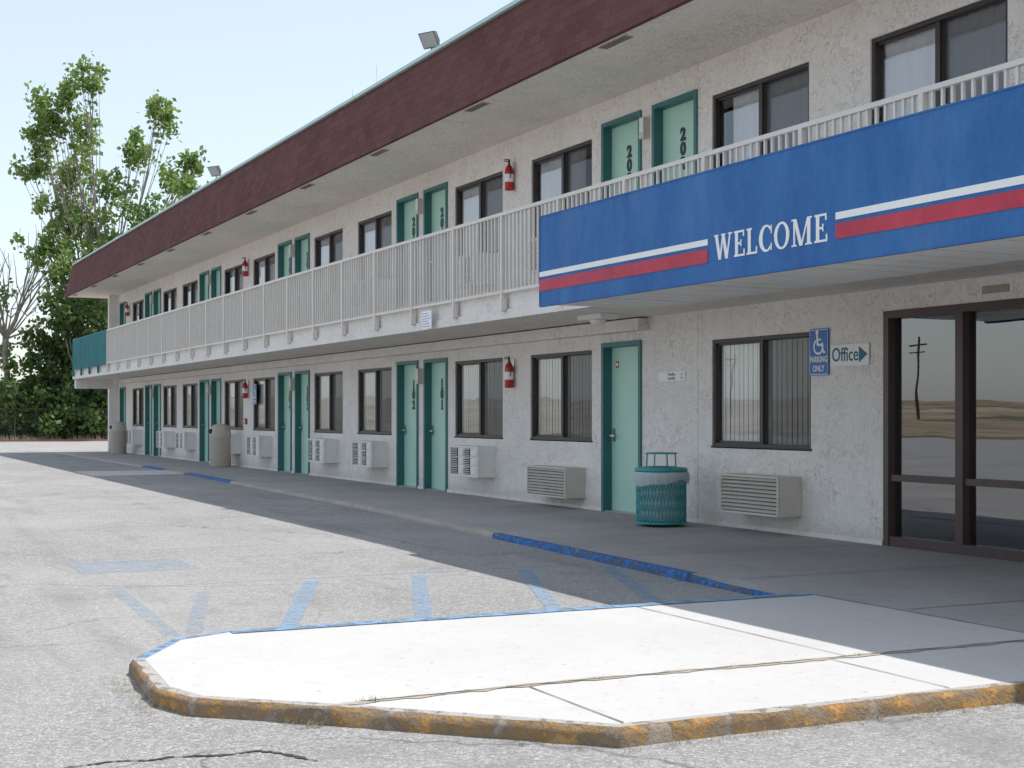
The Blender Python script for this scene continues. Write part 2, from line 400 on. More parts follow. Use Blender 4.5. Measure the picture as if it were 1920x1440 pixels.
def kerb(path, w, z0, z1, mtop, mside, name, label, jit=.006, step=.12, lip=.022):
    pts = [Vector(P(*q)) for q in path]; fine = []
    for a, c in zip(pts, pts[1:]):
        n = max(1, int((c - a).length / step))
        for i in range(n): fine.append(a.lerp(c, i / n))
    fine.append(pts[-1]); b = B(); n = len(fine)
    for i, p_ in enumerate(fine):
        d = (fine[min(i+1, n-1)] - fine[max(i-1, 0)]).normalized(); nr = Vector((-d.y, d.x))
        def j(k_): return jit * 1.8 * (mnoise.noise(Vector((p_.x * 2.3, p_.y * 2.3, k_ * 7.1))) + .6 * mnoise.noise(Vector((p_.x * 9, p_.y * 9, k_ * 5.3))))
        chip = max(0, mnoise.noise(Vector((p_.x * 3.1, p_.y * 3.1, 40))) - .22) * jit * 4
        zz = zas(p_.x) - .06 if z0 is None else z0
        zt = z1(-p_.x) if callable(z1) else z1
        o0 = p_ + nr * (-.01 + j(1)); o1 = p_ + nr * (j(2)); o2 = p_ + nr * (lip + j(3) + chip); o3 = p_ + nr * w
        b.v += [(o0.x, o0.y, zz), (o1.x, o1.y, zt - lip + j(4) - chip), (o2.x, o2.y, zt + .004 + j(5) * .2), (o3.x, o3.y, zt + .004), (o3.x, o3.y, zz)]
    for i in range(n - 1):
        for q, mi in ((0, 1), (1, 1), (2, 0), (3, 0)):
            b.f.append([i*5+q, (i+1)*5+q, (i+1)*5+q+1, i*5+q+1]); b.m.append(mi); b.sm.append(q < 2)
    b.f.append([0, 1, 2, 3, 4]); b.m.append(1); b.sm.append(False)
    b.f.append([(n-1)*5 + q for q in (4, 3, 2, 1, 0)]); b.m.append(1); b.sm.append(False)
    return thing(b.done(name, [mtop, mside]), label, 'kerb', None, 'structure')
def seg(t1, t0):
    def dd(t):
        for (a, d0), (c, d1) in zip(K, K[1:]):
            if a <= t <= c: return d0 + (d1 - d0) * (t - a) / (c - a)
    return [(t1, dd(t1))] + [q for q in K[::-1] if t0 < q[0] < t1] + [(t0, dd(t0))]
kerb(seg(48.4, 34.4), .15, None, 0, 'kerb', 'kerb', 'kerb', 'worn concrete kerb edging the motel walkway')
kerb(seg(34.4, 32.1), .15, None, 0, 'kerbblue', 'kerbblue', 'kerb', 'blue painted kerb beside the concrete ramp')
kerb(seg(29.9, 25.9), .15, None, 0, 'kerbblue', 'kerbblue', 'kerb', 'blue painted kerb beside the concrete ramp')
kerb(seg(32.1, 29.9), .15, None, -.004, 'kerb', 'kerb', 'kerb', 'lowered concrete kerb at the ramp')
kerb(seg(25.9, 13.3), .15, None, 0, 'kerb', 'kerb', 'kerb', 'chipped stained concrete kerb along the walkway', jit=.016)
kerb(seg(13.3, 9.3), .075, None, 0, 'kerbblue', 'kerbblue', 'kerb', 'bright blue painted kerb by the accessible space', jit=.010, step=.06)
kerb(seg(9.3, 7.96), .075, None, lambda t: -.004 - .03 * min(1, (9.3 - t) / .5), 'walk', 'kerbblue', 'kerb', 'lowered kerb with a thin worn blue edge')
kerb(seg(4.8, -6), .075, None, 0, 'kerb', 'kerb', 'kerb', 'plain concrete kerb along the walkway')
b = B(); b.prism([P(29.9, 6.85), P(32.1, 6.88), P(32.3, 5.0), P(29.7, 5.0)], -.12, -.018)
thing(b.done('ramp', ['pad']), 'pale concrete access ramp between blue kerbs', 'ramp', None, 'structure')

PO = [(7.96, 5.95), (7.96, 2.04), (7.78, 1.70), (7.22, 1.38), (6.41, 1.33), (6.10, 1.42), (5.65, 1.92), (4.8, 2.78), (4.8, 5.95)]
kerb(PO[:4], .075, None, 0, 'kerbbluelight', 'kerbbluelight', 'kerb', 'sun-bleached blue edge of the concrete apron', jit=.004)
kerb(PO[3:], .075, None, 0, 'kerbtop', 'kerbyellow', 'kerb', 'worn yellow painted kerb around the concrete apron', jit=.012, step=.035)
def inset(pts, w):
    r = []; n = len(pts); v = [Vector(P(*q)) for q in pts]
    for i in range(n):
        d0 = (v[i] - v[i-1]).normalized() if i > 0 else (v[1] - v[0]).normalized()
        d1 = (v[i+1] - v[i]).normalized() if i < n - 1 else d0
        n0 = Vector((-d0.y, d0.x)); n1 = Vector((-d1.y, d1.x)); m_ = (n0 + n1); m_ = m_ / m_.length
        r.append(v[i] + m_ * (w / max(.5, m_.dot(n0))))
    return r
ins = inset(PO, .068)
poly = [(q.x, q.y) for q in ins] + [(-4.8-.068, 6.025 + W), (-7.96+.068, 6.025 + W)]
b = B(); b.prism(poly, -.15, .002, 0)
strip(b, [P(5.70, 1.93), P(5.76, 3.0), P(5.73, 4.2), P(5.74, 6.02)], .06, .005, 2, .3, 1.4, .06)
strip(b, [P(5.72, 1.96), P(5.75, 3.0), P(5.74, 4.2), P(5.74, 6.02)], .012, .0065, 1, .05, 1.6, .05)
strip(b, [P(5.76, 4.63), P(7.8, 4.63)], .008, .006, 1)
strip(b, [P(4.88, 4.5), P(5.71, 4.5)], .008, .006, 1)
strip(b, [P(4.88, 2.84), P(5.71, 2.84)], .008, .006, 1)
strip(b, [P(4.88, 6.02), P(7.8, 6.02)], .010, .006, 1)
strip(b, [P(7.85, 2.06), P(7.85, 6.02)], .09, .0066, 3, .85, 1.1, .1)
thing(b.done('concrete_apron', ['pad', 'joint', 'jointpale', 'kerbbluelight']), 'pale sunlit concrete apron jutting into the parking lot', 'pavement', None, 'structure')

def mark(quads, mat, label):
    b = B()
    for q in quads: b.add([(*P(*c), zas(-c[0]) + .0045) for c in q], [(0, 1, 2, 3)])
    thing(b.done('pavement_marking', [mat]), label, 'road marking', None, 'structure')
def line(t0, D0, t1, D1, w):
    a = Vector((t0, D0)); c = Vector((t1, D1)); d = (c - a).normalized() * w / 2; nr = Vector((-d.y, d.x))
    return [tuple(a + nr), tuple(c + nr), tuple(c - nr), tuple(a - nr)]
mark([line(10.6, D0, 8.0, D0 - 1.01, .115) for D0 in (6.0, 5.22, 4.29, 3.41)], 'markblue', 'faded blue diagonal stripes of an access aisle')
mark([line(10.6, 1.95, 8.35, 1.85, .1), line(10.3, 2.5, 8.4, 1.98, .1)], 'markfaint', 'very faded blue converging stripes on asphalt')
mark([line(10.75, 1.85, 10.75, 5.9, .06)], 'markfaint', 'faded blue boundary line of an access aisle')
mark([[(11.75, 1.88), (11.75, 2.84), (12.7, 2.84), (12.7, 1.88)]], 'markfaint', 'very faded blue square marking on asphalt')
b = B()
for t in (13.6, 16.4, 19.2, 22.0, 24.8, 27.6, 34.2, 37.0, 40):
    q = line(t, 2.2, t, 6.1, .08); b.add([(*P(*c), zas(-c[0]) + .006) for c in q], [(0, 1, 2, 3)])
thing(b.done('pavement_marking', ['markwhite']), 'worn white parking stall lines', 'road marking', None, 'structure')
kerb([(70, 30), (70, -20)], .15, None, .06, 'kerbred', 'kerbred', 'kerb', 'faded red kerb at the end of the parking lot', step=1.0)

# ------------------------------------------------------------------ motel
motel = empty('motel_building', (0, 0, 0), 'two-storey cream stucco motel with maroon shingled roof edge', 'motel')
CEN = [7.6, 14.73, 21.86, 28.9, 35.95, 42.85]
wins = []; doors = []
for i, c in enumerate(CEN):
    z0, z1 = 3.58, 4.74
    wins.append((c + 1.37, c + 3.1, z0, z1, 'u')); 
    if i > 0: wins.append((c - 3.1, c - 1.37, z0, z1, 'u'))
    doors.append((c - 1.09, c - .13, 2.74, 4.87)); doors.append((c + .13, c + 1.09, 2.74, 4.87))
for c in CEN[2:]:
    wins.append((c + 1.37, c + 3.1, .87, 2.04, 'l')); wins.append((c - 3.1, c - 1.37, .87, 2.04, 'l'))
    doors.append((c - 1.09, c - .13, 0, 2.11)); doors.append((c + .13, c + 1.09, 0, 2.11))
wins.append((11.60, 13.36, .86, 2.04, 'l')); wins.append((16.10, 17.86, .87, 2.04, 'l'))
doors.append((14.86, 15.82, 0, 2.11)); doors.append((47.06, 48.0, 0, 2.11)); doors.append((47.06, 48.0, 2.74, 4.87))
ENT = (6.2, 10.51, 0, 2.17)
opens = [(-a[1], -a[0], a[2], a[3]) for a in wins + doors] + [(-ENT[1], -ENT[0], ENT[2], ENT[3])]
def wall_grid(x0, x1, z0, z1, ops, y, depth):
    X = sorted({x0, x1} | {v for o in ops for v in o[:2]}); Z = sorted({z0, z1} | {v for o in ops for v in o[2:]})
    b = B()
    inside = lambda x, z: any(o[0] < x < o[1] and o[2] < z < o[3] for o in ops)
    for xa, xb in zip(X, X[1:]):
        for za, zb in zip(Z, Z[1:]):
            if not inside((xa+xb)/2, (za+zb)/2):
                b.add([(xa,y,za),(xb,y,za),(xb,y,zb),(xa,y,zb)], [(0,1,2,3)])
    for xa, xb, za, zb in ops:
        y2 = y + depth
        b.add([(xa,y,za),(xb,y,za),(xb,y,zb),(xa,y,zb),(xa,y2,za),(xb,y2,za),(xb,y2,zb),(xa,y2,zb)],
              [(0,4,5,1),(1,5,6,2),(2,6,7,3),(3,7,4,0)])
    return b
b = wall_grid(-48.3, 6, -.15, 5.15, opens, 0, .2)
b.box(-48.3, -48.1, .001, 8, -.15, 5.15); b.box(5.8, 6, .001, 8, -.15, 5.15); b.box(-48.3, 6, 8, 8.2, -.15, 5.15)
b.box(-48.55, -48.301, -.3, .2, -.15, 5.15)
b.box(-48.1, -14.7, -.15, .0-.001, 2.22, 2.36)
b.box(-13.655, -13.64, -.006, -.001, 0.02, 5.14)
b.done('wall', ['wall'], motel)
b = B(); cuts = sorted([(-d[1], -d[0]) for d in doors if d[2] == 0] + [(-ENT[1], -ENT[0])]); x = -48.25
for a, c in cuts:
    if a > x + .01: b.box(x, a - .005, -.022, -.002, .0, .045)
    x = c + .005
b.box(x, 5.9, -.022, -.002, 0, .045); b.done('wall_base_trim', ['slab'], motel)
b = B(); b.box(-48, 5.8, .21, 7.99, 2.4, 2.72); b.done('interior_floor', ['interior'], motel)
b = B(); b.box(-48.0, 6, -1.48, -.002, 2.38, 2.735); b.box(-48.02, 6, -1.51, -1.481, 2.36, 2.47)
b.box(-48.0, -47.7, -1.45, -.31, 2.06, 2.379)
balc = b.done('balcony', ['slab'], motel)
b = B(); b.add([(-47.69, -1.475, 2.376), (6, -1.475, 2.376), (6, -.155, 2.376), (-47.69, -.155, 2.376)], [(3, 2, 1, 0)]); b.done('balcony_ceiling', ['soffit'], motel)
RX0, RX1 = -49.8, 6.5
b = B()
b.add([(RX0, -1.50, 5.15), (RX1, -1.50, 5.15), (RX1, 8.6, 5.15), (RX0, 8.6, 5.15)], [(3, 2, 1, 0)], 0)
b.add([(RX0+.02, -1.10, 6.19), (RX1, -1.10, 6.19), (RX1, 8.6, 6.19), (RX0+.02, 8.6, 6.19)], [(0, 1, 2, 3)], 1)
b.done('roof', ['soffit', 'roofgravel'], motel)
b = B()
y0, y1, z0, z1 = -1.53, -1.20, 5.12, 6.225
b.add([(RX0, y0, z0), (RX1, y0, z0), (RX1, y1, z1), (RX0, y1, z1)], [(0, 1, 2, 3)])
b.add([(RX0, y0, z0), (RX0, y1, z1), (RX0, 8.7, z1), (RX0, 8.7, z0)], [(0, 1, 2, 3)])
b.add([(RX1, y0, z0), (RX1, y1, z1), (RX1, 8.7, z1), (RX1, 8.7, z0)], [(3, 2, 1, 0)])
b.add([(RX0, 8.7, z0), (RX1, 8.7, z0), (RX1, 8.7, z1), (RX0, 8.7, z1)], [(3, 2, 1, 0)])
b.add([(RX0, y0, z0), (RX1, y0, z0), (RX1, y0 + .06, z0), (RX0, y0 + .06, z0)], [(3, 2, 1, 0)])
b.done('roof_fascia', ['shingle'], motel)
b = B(); b.box(RX0 - .02, RX1, -1.25, -1.10, 6.226, 6.275); b.box(RX0 - .02, RX0 + .1, -1.099, 8.7, 6.226, 6.275); b.done('roof_flashing', ['fascia_white'], motel)
vent = None
for kx in range(-1, 11):
    t = 13.2 + 3.55 * kx
    if vent is None:
        b = B(); b.box(-.28, .28, -.055, .055, -.008, 0, 0)
        for q in range(4): b.box(-.26, .26, -.042 + q*.025, -.034 + q*.025, -.010, -.0085, 1)
        vent = b.done('soffit_vent', ['vent', 'wood'], motel, (-t, -1.32, 5.149))
    else: link('soffit_vent', vent.data, motel, (-t, -1.32, 5.149))
PITCH = 1.45
def rail_section(Lr, panel=False):
    b = B()
    b.box(0, Lr, -.024, .024, .925, .965); b.box(0, Lr, -.018, .018, .0, .035)
    n = int(Lr / .104)
    if not panel:
        for i in range(1, n + 1):
            x = Lr * i / (n + 1) + random.uniform(-.004, .004); b.box(x - .012, x + .012, -.012, .012, .035, .925)
    b.box(-.025, .025, -.028, .028, -.22, .93)
    b.box(-.045, .045, -.006, .03, -.2, -.06)
    return b
r0 = None
t = 41.6
while t > -3:
    loc = (-t, -1.545, 2.66)
    if r0 is None: r0 = rail_section(PITCH).done('railing', ['rail'], motel, loc)
    else: link('railing', r0.data, motel, loc)
    t -= PITCH
r1 = rail_section(1.5, True); 
nn_ = 30
for i in range(nn_):
    xa = 1.5 * i / nn_; xb = 1.5 * (i + 1) / nn_; ya = -.03 + (.02 if i % 2 else 0); yb = -.03 + (0 if i % 2 else .02)
    r1.add([(xa, ya, -.02), (xb, yb, -.02), (xb, yb, .96), (xa, ya, .96)], [(0, 1, 2, 3)], 1)
r1o = None
for q in range(4):
    loc = (-(47.6 - 1.5 * q), -1.545, 2.66)
    if r1o is None: r1o = r1.done('railing_panel', ['tealpanel', 'tealpanel'], motel, loc)
    else: link('railing_panel', r1o.data, motel, loc)
b = B(); b.box(-.012, .012, 0, 1.5, .0, .96, 1); b.box(-.02, .02, 0, 1.5, .965, 1.0, 0); b.done('railing_panel', ['rail', 'tealpanel'], motel, (-47.62, -1.53, 2.66))

def frame_mesh(w, h):
    b = B(); f = .042
    b.box(0, w, -.012, .07, 0, f); b.box(0, w, -.012, .07, h - f, h); b.box(0, f, -.01, .07, f, h - f); b.box(w - f, w, -.01, .07, f, h - f)
    b.box(w/2 - .03, w/2 + .03, .0, .068, f, h - f)
    b.box(f, w/2 - .031, .02, .055, f, f + .025); b.box(f, w/2 - .031, .02, .055, h - f - .025, h - f)
    b.box(-.02, w + .02, -.03, -.0125, -.012, .012)
    return b
def curtain_mesh(xa, xb, h, kind, seed):
    rnd = random.Random(seed); b = B()
    if kind == 'blind':
        x = xa; tilt = rnd.uniform(.001, .006)
        while x < xb - .02:
            a = max(0, tilt + rnd.uniform(-.003, .003)); m_ = x + .039
            b.add([(x, a, .04), (m_, a * .3, .04), (x + .078, 0, .04), (x + .078, 0, h - .05), (m_, a * .3, h - .05), (x, a, h - .05)], [(0, 1, 4, 5), (1, 2, 3, 4)]); x += .084 + rnd.uniform(0, .004)
    else:
        n = int((xb - xa) / .018); ph = rnd.uniform(0, 6)
        vs = []
        for i in range(n + 1):
            x = xa + (xb - xa) * i / n; y = .018 * math.sin(x * 62 + ph + 1.5*math.sin(x*7)) + .009 * math.sin(x * 31 + ph)
            vs += [(x, y, .03), (x + .01*math.sin(x*20), y * .7, h - .04)]
        b.add(vs, [(2*i, 2*i+2, 2*i+3, 2*i+1) for i in range(n)], 0, True)
    return b
cache = {}
for i, (t0, t1, z0, z1, fl) in enumerate(wins):
    w = t1 - t0; h = z1 - z0; key = (round(w, 2), round(h, 2))
    if key not in cache:
        fm = frame_mesh(w, h).done('window', ['bronze'], motel, (-t1, .03, z0))
        g_ = B(); g_.add([(.04, .045, .04), (w/2, .045, .04), (w/2, .045, h-.04), (.04, .045, h-.04)], [(0,1,2,3)])
        g_.add([(w/2, .058, .04), (w-.04, .058, .04), (w-.04, .058, h-.04), (w/2, .058, h-.04)], [(0,1,2,3)])
        go = g_.done('glass', ['glass'], fm)
        s_ = B(); s_.add([(w/2+.02, .022, .04), (w-.04, .022, .04), (w-.04, .022, h-.04), (w/2+.02, .022, h-.04)], [(0,1,2,3)])
        so = s_.done('insect_screen', ['screen'], fm)
        cache[key] = (fm.data, go.data, so.data); wo = fm
    else:
        d = cache[key]; wo = link('window', d[0], motel, (-t1, .03, z0)); link('glass', d[1], wo); link('insect_screen', d[2], wo)
    rnd = random.Random(i * 13 + 5)
    if fl == 'l': xa, xb, kd = .045, w - .045, 'blind'
    else:
        kd = 'sheer'; xa, xb = rnd.choice([(.045, w-.045), (.045, w*.78), (.3, w-.045), (.045, w-.045)])
    if abs(t0 - 11.65) < .6 and fl == 'u': xa, xb = .25, w - .05
    if abs(t0 - 8.97) < .2 and fl == 'u': xa, xb = .045, w - .05
    curtain_mesh(xa, xb, h, kd, i).done('curtain', ['blind' if kd == 'blind' else 'sheer'], wo, (0, .066 if kd == 'blind' else .092, 0))

def door_frame_mesh(w, h):
    b = B(); f = .055
    b.box(0, f, -.025, .12, 0, h); b.box(w - f, w, -.025, .12, 0, h); b.box(f, w - f, -.025, .12, h - f, h)
    b.box(f, w - f, -.01, .12, 0, .015, 1); return b
def handle_mesh():
    b = B(); b.box(-.03, .03, -.012, 0, -.07, .09); b.cyl((0, -.012, 0), (0, -.06, 0), .011, n=10); b.box(-.012, .10, -.07, -.052, -.01, .012); b.cyl((0, -.012, .055), (0, -.025, .055), .018, n=12); return b
dl = {}; hd = None; num_cache = {}
def numfor(i_c, upper, side):
    base = {1: (202, 203), 2: (204, 205), 3: (206, 207), 4: (208, 209), 5: (210, 211), 0: (200, 201)}[i_c] if upper else {2: (101, 102), 3: (103, 104), 4: (105, 106), 5: (107, 108)}[i_c]
    return base[0] if side < 0 else base[1]
for (t0, t1, z0, z1) in doors:
    w = t1 - t0; h = z1 - z0; key = (round(w, 2), round(h, 2)); loc = (-t1, .1, z0)
    if key not in dl:
        b = B(); b.box(.056, w - .056, 0, .04, .016, h - .056); do = b.done('door', ['mint'], motel, loc)
        fo = door_frame_mesh(w, h).done('door_frame', ['teal', 'metal'], do, (0, -.1, 0)); dl[key] = (do.data, fo.data)
    else:
        do = link('door', dl[key][0], motel, loc); fo = link('door_frame', dl[key][1], do, (0, -.1, 0))
    if hd is None: ho = handle_mesh().done('handle', ['metal'], do, (.13, -.001, .95)); hd = ho.data
    else: link('handle', hd, do, (.13, -.001, .95))
    ci = [i for i, c in enumerate(CEN) if abs((t0 + t1)/2 - c) < .9]
    if ci and not (z0 == 0 and ci[0] < 2):
        c = CEN[ci[0]]; nm = str(numfor(ci[0], z0 > 1, -1 if (t0+t1)/2 < c else 1))
        bb = B()
        for qi, ch in enumerate(nm):
            if ch not in num_cache: num_cache[ch] = text_mesh(ch, .20, .003, .009, 1.1)
            me = num_cache[ch]; dz = .168 * (1 - qi)
            bb.add([(v.co.x, v.co.y, v.co.z + dz) for v in me.vertices], [tuple(p_.vertices) for p_ in me.polygons])
            if ch == '1': bb.box(-.045, .06, -.0035, .0, dz - .078, dz - .064)
        bb.done('room_number', ['black'], do, (w * .52, -.006, 1.54))
    elif z0 == 0 and t0 < 15:
        b = B(); b.box(-.035, .035, -.004, 0, -.04, .04, 0); b.box(-.022, .022, -.0055, -.0041, -.02, .02, 1)
        b.done('notice', ['red', 'white'], do, (.2, -.001, 1.84))

ex0 = -ENT[1]; ew = ENT[1] - ENT[0]; eh = ENT[3]
b = B(); f = .07
b.box(0, f, -.03, .12, 0, eh); b.box(ew - f, ew, -.03, .12, 0, eh); b.box(f, ew - f, -.03, .12, eh - f, eh); b.box(f, ew - f, -.02, .11, 0.0, .09)
for x in (.98, 2.05, 3.1): b.box(x - .045, x + .045, -.028, .115, .091, eh - f - .001)
b.box(f, .934, -.01, .1, .60, .66); b.box(1.026, 2.004, -.01, .1, .60, .66); b.box(2.096, 3.054, -.01, .1, .60, .66); b.box(3.146, ew - f, -.01, .1, .60, .66)
ent = b.done('entrance_door', ['bronze_red'], motel, (ex0, .02, 0))
b = B()
for xa, xb in ((f, .935), (1.025, 2.005), (2.095, 3.055), (3.145, ew - f)):
    for za, zb in ((.09, .60), (.66, eh - f)):
        b.add([(xa, .05, za), (xb, .05, za), (xb, .05, zb), (xa, .05, zb)], [(0, 1, 2, 3)])
b.done('glass', ['glassdoor'], ent)
b = B(); b.cyl((0, -.08, -.16), (0, -.08, .16), .013); b.cyl((0, -.08, -.14), (0, 0, -.14), .01); b.cyl((0, -.08, .14), (0, 0, .14), .01); b.done('handle', ['metal'], ent, (1.97, -.01, 1.05))
b = B(); b.box(-14.4, -14.3, .21, 5, 0, 2.39); b.box(-14.3, -3, 4.6, 4.7, 0, 2.39); b.box(-3, -2.9, .21, 5.1, 0, 2.39)
b.done('interior_wall', ['interior'], motel)
b = B(); b.box(-10.95, -10.8, .6, 1.2, 0.006, 2.38); b.box(-11.9, -11.6, 1.9, 2.2, 0.006, 2.38); b.done('interior_column', ['white'], motel)
b = B(); b.box(-14.29, -3.01, .205, 4.59, -.1, .004); b.done('carpet', ['carpet'], motel)
b = B(); b.box(-8.6, -5.4, 1.7, 2.2, .005, 1.0); b.box(-8.7, -5.3, 1.65, 2.25, 1.001, 1.05); b.done('counter', ['acbeige'], motel)
b = B(); b.box(-9.25, -8.95, -.012, -.002, 2.235, 2.30); b.done('wall_plate', ['vent'], motel)

# ------------------------------------------------------------------ wall mounted things
def ac_unit(loc):
    o = empty('air_conditioner', loc, 'white through-wall air conditioner with gridded front grille', 'air conditioner', 'air conditioners along the motel wall')
    b = B(); w, h, d = 1.0, .45, .30
    b.box(0, w, -d + .02, 0, 0, h); b.box(-.01, w + .01, -d, -d + .0195, 0, .02); b.box(-.01, w + .01, -d, -d + .0195, h - .02, h)
    b.box(-.01, .015, -d, -d + .0195, .0201, h - .0201); b.box(w - .015, w + .01, -d, -d + .0195, .0201, h - .0201)
    b.done('casing', ['acwhite'], o)
    b = B()
    for cidx, (xa, xb) in enumerate(((.03, .27), (.31, .49), (.53, .71), (.75, .97))):
        for r in range(3):
            za = .035 + r * .132; zb = za + .112
            dk = 1 if cidx in (0, 2) else 0
            b.box(xa, xb, -d + .004, -d + .0198, za, zb, dk)
            if dk:
                for q in range(4): b.box(xa, xb, -d - .004, -d + .0035, za + .012 + q*.027, za + .022 + q*.027, 0)
            else: b.box(xa + .01, xb - .01, -d - .006, -d + .0035, za + .01, zb - .01, 0)
    b.done('grille', ['acwhite', 'dark'], o)
    return o
acl = []
for c in CEN[2:]: acl += [(-(c - 1.87), .3), (-(c + 2.57), .3)]
for c in CEN[1:]: acl += [(-(c - 1.87), 3.12), (-(c + 2.57), 3.12)]
ac0 = None
for x, z in acl:
    xx = x - 1.0 if x in [-(c - 1.87) for c in CEN] and False else x
    if ac0 is None: ac0 = ac_unit((xx, 0, z))
    else: copy_tree(ac0, (xx, 0, z))
def louvre(loc, w, h, d=.3):
    o = empty('air_conditioner', loc, 'beige louvred wall air conditioner cover below a window', 'air conditioner', 'louvred air conditioner covers')
    b = B(); t = .02
    b.box(0, w, -d, 0, 0, t); b.box(0, w, -d, 0, h - t, h); b.box(0, t, -d, 0, t + .0002, h - t - .0002); b.box(w - t, w, -d, 0, t + .0002, h - t - .0002)
    b.box(t + .001, w - t - .001, -.05, 0, t + .001, h - t - .001, 1)
    b.box(w - t + .0201, w + .004, -d + .03, -.02, .03, h - .03, 0)
    b.done('casing', ['acbeige', 'dark'], o)
    b = B(); n = 9
    for i in range(n):
        z = t + (h - 2*t) * (i + .5) / n; q = (h - 2*t) / n * .30
        b.add([(t+.001, -d + .005, z - q), (w-t-.001, -d + .005, z - q), (w-t-.001, -d + .04, z + q), (t+.001, -d + .04, z + q),
               (t+.001, -d + .0, z - q + .008), (w-t-.001, -d + .0, z - q + .008), (w-t-.001, -d + .035, z + q + .008), (t+.001, -d + .035, z + q + .008)],
              [(0,1,2,3),(4,7,6,5),(0,4,5,1),(3,2,6,7)])
    b.done('louvre', ['acbeige'], o); return o
louvre((-17.37, 0, .14), 1.1, .39); louvre((-12.76, 0, .19), 1.02, .40)

def extinguisher(loc):
    o = empty('fire_extinguisher', loc, 'red fire extinguisher hanging on the stucco wall', 'fire extinguisher', 'fire extinguishers on the motel wall')
    b = B(); b.lathe([(0, -.21), (.055, -.205), (.062, -.19), (.062, .06), (.056, .10), (.038, .135), (.022, .15), (.02, .17)], (0, -.08, 0), 20); b.done('tank', ['red'], o)
    b = B(); b.lathe([(.0632, -.09), (.0632, .02)], (0, -.08, 0), 20); b.done('label_band', ['white'], o)
    b = B(); b.cyl((0, -.08, .16), (0, -.08, .205), .016, n=10); b.box(-.01, .01, -.16, -.07, .2, .212); b.box(-.01, .01, -.15, -.08, .225, .235); b.box(-.01, .01, -.09, -.07, .2, .235); b.done('valve', ['black'], o)
    b = B(); pr = None
    for i in range(13):
        a = i / 12; q = (.02 + .065 * math.sin(a * math.pi), -.09, .19 - .28 * a)
        if pr: b.cyl(pr, q, .008, n=8)
        pr = q
    b.done('hose', ['black'], o)
    b = B(); b.box(-.025, .025, -.015, -.001, -.2, .2); b.done('bracket', ['metal'], o)
    return o
e0 = extinguisher((-18.38, 0, 1.80))
for x, z in ((-32.4, 1.80), (-18.38, 4.60), (-32.4, 4.60), (-46.4, 4.56)): copy_tree(e0, (x, 0, z))

def wall_lamp(loc):
    o = empty('wall_lamp', loc, 'beige box wall lamp between two room doors', 'lamp', 'wall lamps between the room doors')
    b = B(); b.box(-.055, .055, -.09, -.001, 0, .06); b.box(-.05, .05, -.085, -.001, .061, .25); b.done('housing', ['acbeige'], o)
    b = B(); b.box(-.045, .045, -.092, -.0855, .07, .24); b.done('lens', ['acwhite'], o); return o
l0 = wall_lamp((-14.73, 0, 4.50))
for c in CEN[2:]: copy_tree(l0, (-c, 0, 4.5)); copy_tree(l0, (-c, 0, 1.72))
o = empty('ceiling_lamp', (-14.6, -.75, 2.375), 'pale square lamp fixed under the balcony', 'lamp')
b = B(); b.box(-.28, .28, -.12, .12, -.06, -.001); b.done('housing', ['acwhite'], o)
b = B(); b.lathe([(0.001, -.12), (.07, -.115), (.09, -.09), (.09, -.061)], (0, 0, 0), 18); b.done('lens', ['acwhite'], o)
o = empty('fire_alarm', (-32.55, 0, 1.0), 'small red fire alarm box on the stucco wall', 'fire alarm')
b = B(); b.box(-.06, .06, -.05, -.001, 0, .13); b.done('housing', ['red'], o)
b = B(); b.box(-.035, .035, -.056, -.0501, .04, .07); b.done('pull_bar', ['white'], o)

def plate(name, loc, w, h, mat, label, cat='sign'):
    o = empty(name, loc, label, cat)
    b = B(); r = .02; pts = []
    for cx, cz, a0 in ((w - r, h - r, 0), (r, h - r, 90), (r, r, 180), (w - r, r, 270)):
        for q in range(4):
            a = math.radians(a0 + q * 30); pts.append((cx + r * math.cos(a), cz + r * math.sin(a)))
    b.poly_xz(pts, -.008, -.001); b.done('plate', [mat], o); return o
def symbol(b, cx, cz, s, y):
    def circ(x, z, r, a0=0, a1=360, w=None, n=20, yy=0):
        if w is None: b.poly_xz([(cx + s*(x + r*math.cos(math.radians(360*i/n))), cz + s*(z + r*math.sin(math.radians(360*i/n)))) for i in range(n)], y - yy, y + .001)
        else:
            for i in range(n):
                q = [math.radians(a0 + (a1 - a0) * k_ / n) for k_ in (i, i + 1)]
                b.poly_xz([(cx + s*(x + r*math.cos(q[0])), cz + s*(z + r*math.sin(q[0]))), (cx + s*(x + r*math.cos(q[1])), cz + s*(z + r*math.sin(q[1]))),
                           (cx + s*(x + (r-w)*math.cos(q[1])), cz + s*(z + (r-w)*math.sin(q[1]))), (cx + s*(x + (r-w)*math.cos(q[0])), cz + s*(z + (r-w)*math.sin(q[0])))], y - yy, y + .001)
    def st(x0, z0, x1, z1, w, yy):
        d = Vector((x1-x0, z1-z0)).normalized() * w / 2; nx, nz = -d.y, d.x
        b.poly_xz([(cx+s*(x0+nx), cz+s*(z0+nz)), (cx+s*(x1+nx), cz+s*(z1+nz)), (cx+s*(x1-nx), cz+s*(z1-nz)), (cx+s*(x0-nx), cz+s*(z0-nz))], y - yy, y + .001)
    circ(-.1, .42, .09); circ(-.02, -.15, .32, 120, 395, .085, 22, .0004)
    st(-.1, .33, -.06, -.1, .11, .0008); st(-.06, -.08, .2, -.08, .09, .0012); st(.2, -.06, .32, -.4, .09, .0016); st(.3, -.4, .42, -.36, .07, .002); st(-.08, .14, .16, .12, .07, .0024)
